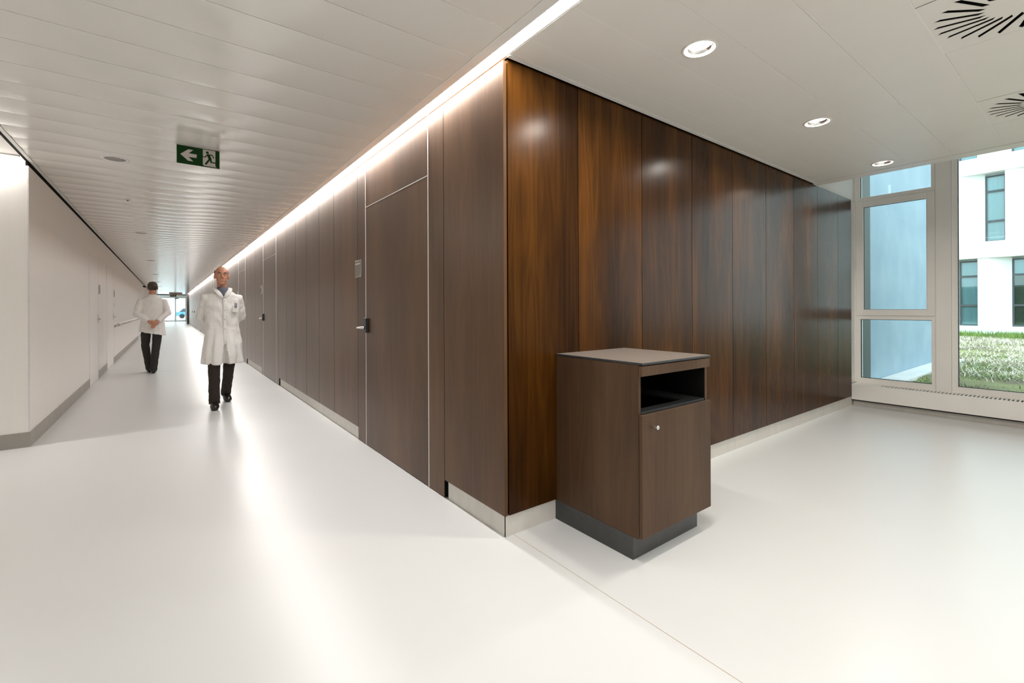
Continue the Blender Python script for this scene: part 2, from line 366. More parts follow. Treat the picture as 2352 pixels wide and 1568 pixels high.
# ------------------------------------------------------------------ wooden wall, corridor side (plane x = 0) and lobby side (plane y = 0)
core = MB().box(0.0215, 0.3, 0.32, 49.0, 0.0, 2.74)
wr = core.build('wall_right', 'black'); tag(wr, 'dark walnut panelled corridor wall with flush doors', 'wall', kind='structure')
PT = 2.597
def wpanel(name, parent, y0, y1, z0, z1, x=0.0, t=0.02, cache={}):
    key = (round(y1-y0, 3), round(z0, 3), round(z1, 3), t)
    if key not in cache:
        cache[key] = MB().box(0, t, 0, y1-y0, z0, z1).mesh(name, 'wood_satin', fix=False)
        cache[key].materials.append(M['black'])
        for f in ((3,) if y0 < 0.1 else (2, 3)): cache[key].polygons[f].material_index = 1        # side faces coloured black, standing in for shade in the joints
    o = link(name, cache[key], parent, (x, y0, 0)); return o
def make_door(n, y0, ya, yb, y1, label):
    """jamb y0..ya, leaf ya..yb, jamb yb..y1"""
    d = empty(f'door_{n}', (0.0, ya, 0)); tag(d, label, 'door', kind='structure')
    def at(o): o.location.y -= ya; return o
    at(wpanel('jamb_panel', d, y0+0.002, ya-0.005, 0.004, PT)); at(wpanel('jamb_panel', d, yb+0.005, y1-0.002, 0.004, PT))
    lf = at(wpanel('door_leaf', d, ya+0.005, yb-0.005, 0.006, 2.176)); at(wpanel('transom_panel', d, ya+0.005, yb-0.005, 2.186, PT))
    for yy in (ya, yb): MB().box(-0.002, 0.018, yy-ya-0.0045, yy-ya+0.0045, 0.003, PT).build('frame_strip', 'alu', d)
    MB().box(-0.001, 0.018, 0.005, yb-ya-0.005, 2.1775, 2.1845).build('head_strip', 'alu', d)
    # lock body and lever at the far edge
    yl = yb-ya-0.045
    lk = bevel(MB().box(-0.028, -0.001, yl-0.032, yl+0.036, 1.033, 1.163).build('lock_body', 'black_plastic', d), 0.003, 2)
    MB().box(-0.0285, -0.002, yl-0.03, yl+0.034, 1.1635, 1.167).build('lock_cap', 'steel', lk)
    lv = MB().tube([(-0.028, yl+0.005, 1.078), (-0.05, yl+0.005, 1.078)], [0.014, 0.012], (0, 0, 1))
    lv.tube([(-0.05, yl, 1.078), (-0.053, yl+0.04, 1.078), (-0.053, yl+0.125, 1.074), (-0.053, yl+0.135, 1.074)], [0.012, 0.011, 0.011, 0.007], (0, 0, 1))
    lv.build('lever_handle', 'steel', d, smooth=True)
    return d
SIGN_PROTO = []
def door_sign(y, label, x=-0.0, flip=1):
    if SIGN_PROTO:
        s = copy_tree(SIGN_PROTO[0])
    else:
        s = empty('door_sign'); SIGN_PROTO.append(s)
        bevel(MB().box(-0.012, -0.0005, -0.085, 0.085, 0, 0.158).build('backing', 'steel', s), 0.001)
        MB().box(-0.0135, -0.012, -0.08, 0.08, 0.005, 0.153).build('face', 'plate', s)
        tx = MB(); yy = 0.072; r = random.Random(4)
        while yy > -0.066:
            w = r.choice((0.008, 0.010, 0.012)); tx.box(-0.0142, -0.0135, yy-w, yy, 0.119, 0.119+r.choice((0.012, 0.012, 0.017))); yy -= w+0.004
        tx.build('print', 'print', s)
        MB().box(-0.0142, -0.0135, -0.074, -0.062, 0.012, 0.02).build('print', 'print', s)
    s.location = (x, y, 1.551)
    if flip < 0: s.rotation_euler = (0, 0, PI)
    tag(s, label, 'sign', 'nameplates beside the corridor doors'); return s
zones = []
def run(joints):
    for a, b in zip(joints[:-1], joints[1:]): wpanel('wood_panel', wr, a+0.0035, b-0.0035, 0.119, PT)
run([0.0-0.002, 0.6745])
d1 = make_door(1, 0.6745, 0.898, 2.155, 2.377, 'flush walnut door with bright metal edge strips next to the wall corner')
run([2.377, 3.156, 3.775, 4.399, 5.036, 5.662, 6.2616])
make_door(2, 6.2616, 6.487, 7.771, 7.998, 'second flush walnut door along the corridor past the corner')
run([7.998, 8.74, 9.389, 10.041])
make_door(3, 10.041, 10.27, 11.53, 11.76, 'third flush walnut door along the corridor past the corner')
plinths = [(0.012, 0.645), (2.379, 6.23), (8.0, 10.01)]
dn = 4; y = 11.76; names = {4: 'fourth', 5: 'fifth', 6: 'sixth', 7: 'seventh', 8: 'eighth', 9: 'ninth', 10: 'tenth'}
while y < 42:
    np_ = 6 if dn % 2 == 0 else 3
    js = [y+0.645*k for k in range(np_+1)]; run(js); plinths.append((y+0.002, js[-1]-0.03)); y = js[-1]
    make_door(dn, y, y+0.225, y+1.49, y+1.715, f'{names[dn]} flush walnut door along the corridor past the corner'); y += 1.715; dn += 1
ys = y
run([y+0.645*k for k in range(int((48.7-y)/0.645)+1)])
plinths.append((y+0.002, 48.6))
bb = MB()
for a, b in plinths: bb.box(0.0125, 0.0215, a, b, 0.0, 0.119)
bbo = bb.build('baseboard_right', 'plinth'); tag(bbo, 'pale grey recessed plinth under the walnut corridor wall', 'baseboard', kind='structure')
door_sign(2.337, 'small grey nameplate beside the walnut door next to the wall corner')
door_sign(7.955, 'small grey nameplate beside the second walnut door past the corner')
door_sign(11.715, 'small grey nameplate beside the third walnut door past the corner')

wfm = MB().box(0.0215, 5.448, 0.0215, 0.3, 0.0, 2.603); wfm.box(0.0215, 4.3, 0.0215, 0.3, 2.603, 2.74)
wf = wfm.build('wall_front', 'black'); tag(wf, 'dark walnut panelled lobby wall behind the waste cabinet', 'wall', kind='structure')
xj = [0.0255, 0.569, 1.199, 1.830, 2.461, 3.096, 3.728, 4.354, 4.985, 5.449]
for k, (a, b) in enumerate(zip(xj[:-1], xj[1:])):
    MB().box(0.0, b-a-0.006, 0.0, 0.02, 0.119, 2.606).build('wood_panel', 'wood', wf, (a+0.003, 0, 0))
# white wall over and beside the wood near the windows
wu = MB().box(4.3, XWIN+0.1, 0.024, 0.3, 2.607, 3.06); wu.box(5.452, XWIN+0.1, 0.034, 0.3, 0.0, 2.607)
MBw = wu.build('wall_upper', 'white'); tag(MBw, 'white wall strip above and beside the walnut panels at the window', 'wall', kind='structure')
bfr = MB().box(0.0125, 1.9, 0.0125, 0.0215, 0, 0.119).build('baseboard_front', 'plinth'); tag(bfr, 'pale grey plinth under the walnut lobby wall', 'baseboard', kind='structure')
MB().box(1.903, 5.53, 0.0125, 0.0215, 0, 0.119).build('plinth_length', 'plinth', bfr)
# light slot upper lining
sl = MB().box(0.004, 0.0215, -7.4, 49.0, 2.612, 2.74).build('trim_1', 'white'); tag(sl, 'white lining inside the light slot above the walnut wall', 'trim', kind='structure')

# ------------------------------------------------------------------ light slots
ls = empty('light_strip', (0, 0, ZC)); tag(ls, 'long glowing linear light slot above the walnut corridor wall', 'light')
em = MB(); yy = -7.3
while yy < Y_END-0.1:
    y2 = min(yy+1.6, Y_END-0.05); em.quad((-0.068, yy, 0.012), (0.0, yy, 0.012), (0.0, y2, 0.012), (-0.068, y2, 0.012)); yy = y2
em.build('diffuser', 'strip', ls)
MB().box(-0.122, -0.070, -7.4, Y_END, -0.0005, 0.05).box(-0.130, -0.070, -7.4, Y_END, -0.003, -0.0008).build('trim_profile', 'ceil_trim', ls)
ls2 = empty('light_strip', (0, 0, ZC)); tag(ls2, 'glowing linear light slot above the white return wall', 'light')
em = MB(); xx = -7.8
while xx < -2.6:
    x2 = min(xx+1.0, -2.55); em.quad((xx, 3.90, 0.02), (x2, 3.90, 0.02), (x2, 3.985, 0.02), (xx, 3.985, 0.02)); xx = x2
em.build('diffuser', 'strip2', ls2)
MB().box(-7.9, -2.5, 3.855, 3.895, 0.004, 0.05).build('trim_profile', 'ceil_trim', ls2)

# ------------------------------------------------------------------ downlights
def make_downlight():
    d = empty('downlight')
    MB().lathe([(0.073, 0.001), (0.074, -0.003), (0.088, -0.004), (0.090, 0.0), (0.073, 0.001)], n=40).build('trim_ring', 'ceil_trim', d, smooth=True)
    MB().lathe([(0.0735, 0.0), (0.072, 0.010), (0.066, 0.020), (0.060, 0.026)], n=40).build('reflector', 'chrome', d, smooth=True)
    MB().lathe([(0.0605, 0.025), (0.04, 0.0225), (0.02, 0.0215), (0.0005, 0.021)], n=32).build('lamp', 'bulb', d, smooth=True)
    MB().lathe([(0.0005, 0.075), (0.078, 0.075), (0.078, 0.003), (0.074, 0.003)], n=32).build('housing', 'black', d)
    return d
dl0 = make_downlight()
dlab = ['lit round recessed downlight in front of the first walnut lobby panels', 'lit round recessed downlight in front of the middle walnut lobby panels', 'lit round recessed downlight close to the window end of the ceiling']
for i, (x, y) in enumerate(DL):
    d = dl0 if i == 0 else copy_tree(dl0)
    d.location = (x, y, ZC); tag(d, dlab[i], 'light', 'round downlights in the lobby ceiling')
for x, y in DL:  # assumed second row out of view, added to brighten the foreground floor
    d = copy_tree(dl0); d.location = (x, -3.7697, ZC); tag(d, {0.78: 'added unseen downlight deeper in the lobby at the light slot end of its row', 2.365: 'added unseen downlight deeper in the lobby in the middle of its row', 3.95: 'added unseen downlight deeper in the lobby at the window end of its row'}[x], 'light', 'added downlights out of view in the lobby')
# unlit corridor lamps
cl = empty('ceiling_lamp')
MB().lathe([(0.076, 0.003), (0.078, -0.004), (0.098, -0.005), (0.101, 0.004)], n=40).build('trim_ring', 'ceil_trim', cl, smooth=True)
MB().lathe([(0.077, 0.0005), (0.04, -0.0005), (0.0005, -0.001)], n=40, close=True).build('lens', 'lamp_grey', cl, smooth=True)
for i, y in enumerate([3.435, 8.41, 14.05, 20.29, 26.14, 32.0, 38.0, 44.0]):
    o = cl if i == 0 else copy_tree(cl)
    o.location = (-1.826, y, ZC)
    tag(o, ['unlit round grey lamp in the corridor ceiling beside the exit sign', 'unlit round grey lamp in the corridor ceiling past the sprinkler', 'third unlit round ceiling lamp from the exit sign along the corridor', 'fourth unlit round ceiling lamp from the exit sign along the corridor', 'fifth unlit round ceiling lamp from the exit sign along the corridor', 'sixth unlit round ceiling lamp from the exit sign along the corridor', 'seventh unlit round ceiling lamp from the exit sign along the corridor', 'last unlit round ceiling lamp before the dark end beam'][i], 'light', 'round unlit lamps along the corridor ceiling')
spk = empty('sprinkler', (-1.843, 5.34, ZC)); tag(spk, 'tiny copper sprinkler in the corridor ceiling', 'sprinkler')
MB().lathe([(0.03, 0.003), (0.03, -0.003), (0.012, -0.006), (0.0005, -0.006)], n=20, close=True).build('escutcheon', 'ceil_trim', spk, smooth=True)
MB().lathe([(0.010, -0.006), (0.008, -0.018), (0.014, -0.02), (0.0005, -0.022)], n=16, close=True).build('nozzle', 'copper', spk, smooth=True)

# ------------------------------------------------------------------ swirl diffusers
def make_vent():
    v = empty('ceiling_vent')
    S = 0.307; spl = [[(-S, -S), (S, -S), (S, S), (-S, S)]]
    N = 24
    for k in range(N):
        a0 = 2*PI*(k+0.35)/N; sw = math.radians(-16.0)
        # slot axis from inner (r .132, angle a0) to outer (r .286, angle a0+16deg)
        p = Vector((0.132*math.cos(a0), 0.132*math.sin(a0))); q = Vector((0.286*math.cos(a0-sw), 0.286*math.sin(a0-sw)))
        d = (q-p).normalized(); n = Vector((-d.y, d.x)); w = 0.0098
        ro = q.normalized(); ri = p.normalized()
        spl.append([tuple(p+n*w-d*0.010), tuple(p-n*w+d*0.006), tuple(q-n*w+d*0.010), tuple(q+n*w-d*0.006)])
    link('face_plate', curve_plate('face_plate', spl, 0.001, 'ceil_matt'), v, (0, 0, 0.001))
    MB().box(-0.300, 0.300, -0.300, 0.300, 0.02, 0.09).build('plenum_box', 'black', v)
    return v
v0 = make_vent(); v0.location = (1.58, -1.756, ZC); tag(v0, 'square swirl air diffuser tile farther from the window', 'air vent', 'swirl air diffusers in the lobby ceiling')
v1 = copy_tree(v0); v1.location = (3.16, -1.756, ZC); tag(v1, 'square swirl air diffuser tile closer to the window', 'air vent', 'swirl air diffusers in the lobby ceiling')

# ------------------------------------------------------------------ left wall with doors
wl = MB()
DO = [(7.99, 9.2), (10.65, 12.1), (23.2, 24.4), (25.4, 26.6)]
DTOP = 2.228
ycur = YR
for a, b in DO:
    wl.box(-2.9, XL, ycur, a, 0, 2.572); wl.box(-2.9, XL, a, b, DTOP, 2.572); ycur = b
wl.box(-2.9, XL, ycur, 58.0, 0, 2.572)
wl.box(-2.9, XL-0.02, YR+0.02, 58.0, 2.572, 2.74)
wlo = wl.build('wall_left', 'wall'); tag(wlo, 'off white corridor wall with two pale doors and a handrail', 'wall', kind='structure')
MB().box(XL-0.019, XL-0.004, YR+0.0, 58, 2.574, 2.64).build('shadow_gap', 'black', wlo)
wr2 = MB().box(-8, -2.9, YR, 4.4, 0, 2.74); wr2.box(-2.9, XL-0.02, YR-0.0005, YR+0.02, 2.572, 2.74)
wro = wr2.build('wall_return', 'wall'); tag(wro, 'white return wall around the corner of the corridor opening', 'wall', kind='structure')
bl = MB(); ycur = YR-0.008
for a, b in DO:
    bl.box(XL, XL+0.008, ycur, a-0.004, 0, 0.136); ycur = b+0.004
bl.box(XL, XL+0.008, ycur, 57, 0, 0.136); bl.box(-8, XL, YR-0.008, YR, 0, 0.136)
blo = bl.build('baseboard_left', 'plinth_grey'); tag(blo, 'grey plinth along the white corridor wall', 'baseboard', kind='structure')
MB().box(XL-0.008, XL+0.001, YR-0.0015, YR+0.006, 0.137, 2.55).build('corner_bead', 'alu', wlo)
labsL = ['pale flush door with nameplate before the second corridor door on the white wall', 'pale flush door beside the start of the handrail', 'pale flush door at the far end of the handrail', 'last pale flush door on the white corridor wall']
for i, (a, b) in enumerate(DO):
    d = empty(f'door_{20+i+1}', (XL, a, 0)); tag(d, labsL[i], 'door', kind='structure')
    w = b-a
    MB().box(-0.3, 0.002, 0.004, w-0.004, DTOP-0.048, DTOP-0.002).build('head_panel', 'door_white', d)
    lf = bevel(MB().box(-0.05, 0.002, 0.012, w-0.012, 0.005, DTOP-0.054).build('door_leaf', 'door_white', d), 0.002)
    for yy in (0.0, w-0.008): MB().box(-0.3, 0.004, yy, yy+0.008, 0.002, DTOP-0.0).build('frame_strip', 'alu', d)
    yl = w-0.10
    pl = MB().box(0.002, 0.010, yl-0.02, yl+0.02, 1.02, 1.17).build('handle_plate', 'steel', d)
    lv = MB().tube([(0.010, yl, 1.085), (0.055, yl, 1.085)], [0.010, 0.010], (0, 0, 1)); lv.tube([(0.055, yl+0.008, 1.085), (0.056, yl-0.12, 1.083)], [0.010, 0.009], (0, 0, 1))
    lv.build('lever_handle', 'steel', d, smooth=True)
door_sign(9.30, 'metal nameplate beside the first pale corridor door', XL, -1)
door_sign(12.2, 'metal nameplate above the start of the handrail', XL, -1)
sw = MB().box(0, 0.01, -0.04, 0.04, -0.04, 0.04).build('light_switch', 'white', None, (XL, 12.32, 1.36)); bevel(sw, 0.003)
MB().box(0.01, 0.013, -0.025, 0.025, -0.03, 0.03).build('rocker', 'door_white', sw); tag(sw, 'white light switch plate above the handrail start', 'switch')
hr = empty('handrail', (XL, 12.25, 0)); tag(hr, 'long wall handrail with steel brackets along the white corridor wall', 'handrail')
MB().tube([(0.07, 0.0, 0.915), (0.07, 10.9, 0.915)], [0.021, 0.021], (0, 0, 1)).build('rail', 'alu', hr, smooth=True)
MB().tube([(0.07, -0.02, 0.915), (0.07, 0.0, 0.915)], [0.022, 0.022], (0, 0, 1)).build('end_cap', 'steel', hr, smooth=True)
brm = MB().tube([(0.0, 0, 0.855), (0.05, 0, 0.855), (0.068, 0, 0.87), (0.07, 0, 0.9)], [0.011, 0.011, 0.011, 0.011], (0, 1, 0)); brm.lathe([(0.0, 0.0), (0.035, 0.0), (0.035, 0.008), (0.0, 0.008)], (0, 0, 0.855), 16, 'x')
brme = brm.mesh('bracket', 'steel', True)
for k in range(10): link('bracket', brme, hr, (0, 0.12+k*1.17, 0))
cam2 = empty('security_camera', (XL, 27.9, 2.43)); tag(cam2, 'small black dome camera high on the white corridor wall', 'camera')
MB().box(0, 0.05, -0.05, 0.05, -0.02, 0.05).build('bracket', 'black_plastic', cam2)
MB().blob((0.08, 0, 0), (0.05, 0.05, 0.05)).build('dome', 'black_plastic', cam2, smooth=True)

# other sides of the lobby, out of view
wb = MB().box(-8.1, XWIN+0.4, -7.7, -7.5, 0, 3.2); wbo = wb.build('wall_back', 'white'); tag(wbo, 'plain white wall at the back of the lobby', 'wall', kind='structure')
ws = MB().box(-8.2, -8.0, -7.7, 4.4, 0, 2.86); wso = ws.build('wall_side', 'white'); tag(wso, 'plain white far side wall of the lobby', 'wall', kind='structure')

# ------------------------------------------------------------------ exit sign
es = empty('exit_sign', (-1.397, 2.640, ZC-0.158)); tag(es, 'green emergency exit sign with arrow and running figure under the ceiling', 'sign')
SW, SH = 0.307, 0.158
def uv(u, v): return (u*SW, (1-v)*SH)
bevel(MB().box(0, SW, 0.0, 0.022, 0, SH-0.001).build('housing', 'alu', es), 0.001)
MB().box(0.006, SW-0.005, -0.001, 0.0, 0.004, SH-0.004).build('green_face', 'green', es)
arrow = [(.097, .494), (.271, .188), (.386, .185), (.28, .391), (.461, .396), (.458, .576), (.274, .588), (.386, .786), (.268, .785)]
def flat(poly, t0, t1, name, mat):
    me = curve_plate(name, [[uv(*p) for p in poly]], (t1-t0)/2, mat)
    o = link(name, me, es, (0, -(t0+t1)/2, 0), (PI/2, 0, 0)); return o
flat(arrow, 0.001, 0.0016, 'arrow', 'sign_white')
flat([(.598, .053), (.888, .059), (.888, .871), (.915, .93), (.729, .925), (.629, .925), (.598, .871)], 0.001, 0.0016, 'doorway', 'sign_white')
man = MB(); man_n = [0]
def stroke(p, q, w):
    a = Vector(uv(*p)); b = Vector(uv(*q)); d = (b-a).normalized(); n = Vector((-d.y, d.x))*w
    man.prism([tuple(a+n-d*w*0.5), tuple(a-n-d*w*0.5), tuple(b-n+d*w*0.5), tuple(b+n+d*w*0.5)], 'y', -0.0022-0.00006*man_n[0], -0.0016); man_n[0] += 1
stroke((.601, .45), (.66, .45), .0036); stroke((.655, .45), (.70, .31), .0036); stroke((.70, .305), (.815, .30), .0042); stroke((.815, .31), (.853, .44), .0036)
stroke((.725, .33), (.765, .52), .0105); stroke((.765, .50), (.663, .83), .0062); stroke((.77, .50), (.79, .69), .0062); stroke((.79, .69), (.92, .70), .0045)
hc = uv(.702, .199); man.prism([(hc[0]+.0105*math.cos(2*PI*k/20), hc[1]+.0105*math.sin(2*PI*k/20)) for k in range(20)], 'y', -0.0022, -0.0016)
man.build('running_figure', 'green', es)

# ------------------------------------------------------------------ waste cabinet
wc = empty('waste_cabinet', (0.381, 0, 0)); tag(wc, 'dark walnut waste bin cabinet standing against the panelled lobby wall', 'cabinet')
CW, CD = 0.622, 0.588
MB().box(0.0, 0.575, -0.553, 0.012, 0.0, 0.113).build('toe_kick', 'toe', wc)
def cpart(name, x0, x1, y0, y1, z0, z1, mat='wood_matt'):
    return bevel(MB().box(0, x1-x0, 0, y1-y0, 0, z1-z0).build(name, mat, wc, (x0, y0, z0)), 0.001)
cpart('side_panel', 0.0, 0.018, -CD, -0.0005, 0.1135, 0.967)
cpart('side_panel', CW-0.018, CW, -CD, -0.0005, 0.1135, 0.967)
cpart('back_panel', 0.0185, CW-0.0185, -0.016, -0.001, 0.1135, 0.967, 'toe')
cpart('base_panel', 0.0185, CW-0.0185, -CD, -0.0165, 0.1135, 0.13, 'toe')
cpart('inner_lining', 0.0185, 0.024, -CD+0.002, -0.0165, 0.13, 0.967, 'black')
cpart('inner_lining', CW-0.024, CW-0.0185, -CD+0.002, -0.0165, 0.13, 0.967, 'black')
tp = cpart('top_slab', 0.0, CW, -0.612, -0.0005, 0.9685, 0.98, 'slab_edge')
bevel(MB().box(0.0008, CW-0.0008, -0.6112, -0.0012, 0.98, 0.9806).build('top_face', 'slab', tp, (0, 0, 0)), 0.0002); tp.children[0].location = (0, 0.612, -0.9685)
cpart('fascia', 0.0, CW-0.004, -0.609, -0.590, 0.914, 0.9635)
dr = cpart('door', 0.0, CW+0.001, -0.610, -0.591, 0.121, 0.724)
kb = MB().lathe([(0.0, -0.001), (0.0065, 0.0), (0.0065, -0.017), (0.0105, -0.018), (0.0105, -0.042), (0.0095, -0.0435), (0.0, -0.0435)], (0.068, 0.0, 0.544), 20, 'y').build('knob', 'steel', dr, smooth=False)
# liner tray with a square hole
tr = MB(); z = 0.735
for (a, b, c, d) in ((0.0245, CW-0.0245, -0.585, -0.53), (0.0245, CW-0.0245, -0.10, -0.02), (0.0245, 0.10, -0.53, -0.10), (CW-0.16, CW-0.0245, -0.53, -0.10)): tr.box(a, b, c, d, z-0.012, z)
tr.build('bin_insert', 'slab_edge', wc)
MB().box(0.10, CW-0.16, -0.53, -0.10, 0.14, 0.20).build('bin_bottom', 'black', wc)

# ------------------------------------------------------------------ convector and windows
cv = empty('convector', (5.47, 0.0, 0)); tag(cv, 'white low convector casing with slotted grille under the window', 'radiator')
MB().box(0.0, 0.012, -7.4, 0.008, 0.08, 0.262).build('front_panel', 'frame', cv)
cvb = MB().box(0.06, 0.07, -7.4, 0.008, 0.0, 0.075).build('base_plinth', 'plinth', cv)
MB().box(0.014, 0.06, -7.4, 0.008, 0.066, 0.079).build('shadow_gap', 'black', cv)
MB().box(0.02, 0.2, -7.4, 0.006, 0.10, 0.257).build('slot_shade', 'black', cv)  # black block close under the slats, shade of the slots as colour
MB().box(0.0, 0.218, -0.262, 0.012, 0.262, 0.271).build('top_plate', 'frame', cv)
MB().box(0.0, 0.022, -7.4, -0.262, 0.262, 0.271).build('top_edge', 'frame', cv); MB().box(0.190, 0.218, -7.4, -0.262, 0.262, 0.271).build('top_edge', 'frame', cv)
slat = MB().box(0.022, 0.190, -0.008, 0.008, 0.258, 0.2705).mesh('grille_slat', 'frame')
for k in range(110): link('grille_slat', slat, cv, (0, -0.262-0.0105-0.0318*k, 0))
MB().box(0.022, 0.19, -7.4, -3.77, 0.258, 0.2705).build('top_plate', 'frame', cv)

def rect_frame(mb, x0, x1, ya, yb, za, zb, w):
    mb.box(x0, x1, ya, ya+w, za, zb); mb.box(x0, x1, yb-w, yb, za, zb); mb.box(x0, x1, ya+w, yb-w, za, za+w); mb.box(x0, x1, ya+w, yb-w, zb-w, zb)
def make_window(n, y_hi, first, label):
    """bay from y_hi downwards; first: opening bay with sash, else tall fixed pane"""
    w = empty(f'window_{n}', (XWIN, y_hi, 0.271)); tag(w, label, 'window', kind='structure')
    B = 0.0; T = 3.06-0.271
    def pane(ya, yb, za, zb, x=0.035):
        p = MB().box(x, x+0.006, ya, yb, za, zb).build('pane', 'glass', w)
        g = MB(); rect_frame(g, x-0.004, x+0.01, ya, yb, za, zb, 0.006); g.build('gasket', 'gasket', w); return p
    if first:
        f = MB(); W = 0.79
        f.box(0, 0.09, -0.066, 0.0, B, T); f.box(0, 0.09, -W, -W+0.036, B, T)
        f.box(0, 0.09, -W+0.036, -0.066, B, 0.065); f.box(0, 0.09, -W+0.036, -0.066, 0.819, 0.868); f.box(0, 0.09, -W+0.036, -0.066, 2.328, 2.383); f.box(0, 0.09, -W+0.036, -0.066, T-0.06, T)
        fr = f.build('frame', 'frame', w)
        s = MB(); rect_frame(s, -0.014, 0.05, -0.786, -0.028, 0.868, 2.333, 0.070)
        sh = s.build('sash', 'frame', w); bevel(sh, 0.003); sl_ = MB(); rect_frame(sl_, -0.011, 0.03, -0.722, -0.092, 0.934, 2.267, 0.010); sl_.build('glazing_bead', 'frame', sh)
        pane(-0.714, -0.100, 0.941, 2.260, 0.02); pane(-W+0.036, -0.066, 0.065, 0.819); pane(-W+0.036, -0.066, 2.383, T-0.06)
        h = MB().box(-0.026, -0.014, -0.055, -0.030, 1.555, 1.60); h.tube([(-0.026, -0.042, 1.577), (-0.045, -0.042, 1.577)], [0.009, 0.009], (0, 0, 1)); h.box(-0.052, -0.038, -0.052, -0.032, 1.475, 1.59)
        ho = h.build('handle', 'white', w); bevel(ho, 0.003)
    else:
        f = MB(); W = 1.60
        f.box(0, 0.09, -0.048, 0.0, B, T); f.box(0, 0.09, -W, -W+0.048, B, T); f.box(0, 0.09, -W+0.048, -0.048, B, 0.065); f.box(0, 0.09, -W+0.048, -0.048, T-0.06, T)
        f.build('frame', 'frame', w); pane(-W+0.048, -0.048, 0.065, T-0.06)
    return w
make_window(1, 0.040, True, 'white framed opening window bay with three panes beside the walnut wall')
pst = MB().box(XWIN-0.012, XWIN+0.16, -0.886, -0.752, 0.271, 3.06)
po = bevel(pst.build('trim_2', 'frame'), 0.002); tag(po, 'broad white post between the two window bays', 'trim', kind='structure')
make_window(2, -0.888, False, 'tall fixed window pane facing the lawn and white building')
for k in range(2):
    yy = -0.888-1.60-1.75*k
    b2 = MB().box(XWIN-0.012, XWIN+0.16, yy-0.147, yy-0.002, 0.271, 3.06).build(f'trim_{3+k}', 'frame'); tag(b2, 'broad white post further along the window wall', 'trim', 'posts along the window wall', 'structure')
    w = make_window(3+k, yy-0.149, False, 'tall fixed window further along the window wall'); w['group'] = 'far window bays'
ww = MB().box(XWIN, XWIN+0.3, -7.5, -6.0, 0, 3.2); ww.box(XWIN+0.02, XWIN+0.15, -6.0, 0.034, 0, 0.27)
wwo = ww.build('wall_window', 'white'); tag(wwo, 'low white wall below the windows', 'wall', kind='structure')

# ------------------------------------------------------------------ outside: wall, lawn, building
bw = empty('courtyard_wall', (5.86, 0.1, 0)); tag(bw, 'pale blue concrete wall just outside the opening window', 'wall')
MB().box(0.72, 5.6, 0.0, 0.3, -0.2, 4.6).build('wall_slab', 'blue_wall', bw)
MB().box(0.0, 0.715, -0.004, 0.3, -0.2, 4.6).build('dark_cladding', 'dark_clad', bw)
GZ = 0.17
gm = MB(); nx, ny = 26, 30; rr = random.Random(3)
idx = {}
for i in range(nx+1):
    for j in range(ny+1):
        x = 5.9+(25.0-5.9)*i/nx; y = -14+24.0*j/ny
        idx[i, j] = len(gm.v); gm.v.append((x, y, GZ-0.03+rr.uniform(-0.03, 0.03)))
for i in range(nx):
    for j in range(ny): gm.f.append((idx[i, j], idx[i+1, j], idx[i+1, j+1], idx[i, j+1]))
gd = gm.build('ground', 'soil', smooth=True); tag(gd, 'mossy brown ground of the courtyard lawn', 'ground', kind='structure')
def blades(name, mat, count, hmin, hmax, lean, seed, clump, label, zone):
    r = random.Random(seed); b = MB()
    cl_ = [(r.uniform(*zone[0]), r.uniform(*zone[1])) for _ in range(clump)]
    for _ in range(count):
        c = r.choice(cl_); x = c[0]+r.gauss(0, 0.35); y = c[1]+r.gauss(0, 0.35)
        if x < 6.0 or x > 24.6 or (y > -0.2 and x < 11.6): continue
        a = r.uniform(0, 2*PI); h = r.uniform(hmin, hmax); l = r.uniform(0.2, 1)*lean*h; w = r.uniform(0.003, 0.008)
        dx, dy = math.cos(a), math.sin(a); z = GZ-0.03
        b.quad((x-dy*w, y+dx*w, z), (x+dy*w, y-dx*w, z), (x+dx*l*0.4+dy*w*.7, y+dy*l*0.4-dx*w*.7, z+h*0.6), (x+dx*l*0.4-dy*w*.7, y+dy*l*0.4+dx*w*.7, z+h*0.6))
        b.quad((x+dx*l*0.4-dy*w*.7, y+dy*l*0.4+dx*w*.7, z+h*0.6), (x+dx*l*0.4+dy*w*.7, y+dy*l*0.4-dx*w*.7, z+h*0.6), (x+dx*l, y+dy*l, z+h))
    o = b.build(name, mat, fix=False); tag(o, label, 'grass', kind='stuff'); return o
blades('lawn_grass', 'grass', 16000, 0.015, 0.055, 1.6, 5, 48, 'low green tufts on the near courtyard lawn', ((7.0, 13), (-4.5, 1.5)))
blades('lawn_grass', 'grass', 14000, 0.06, 0.22, 0.9, 15, 60, 'green grass along the foot of the white building', ((21.5, 24.4), (-4.5, 5)))
blades('dry_straw', 'straw', 40000, 0.02, 0.09, 2.4, 6, 190, 'dry pale straw lying on the courtyard lawn', ((8.5, 21), (-4.5, 3.5)))
kb_ = MB().box(5.87, 11.4, -0.2, 0.094, 0.0, GZ+0.012).build('kerb', 'paving'); tag(kb_, 'pale concrete strip along the foot of the blue courtyard wall', 'kerb', kind='structure')

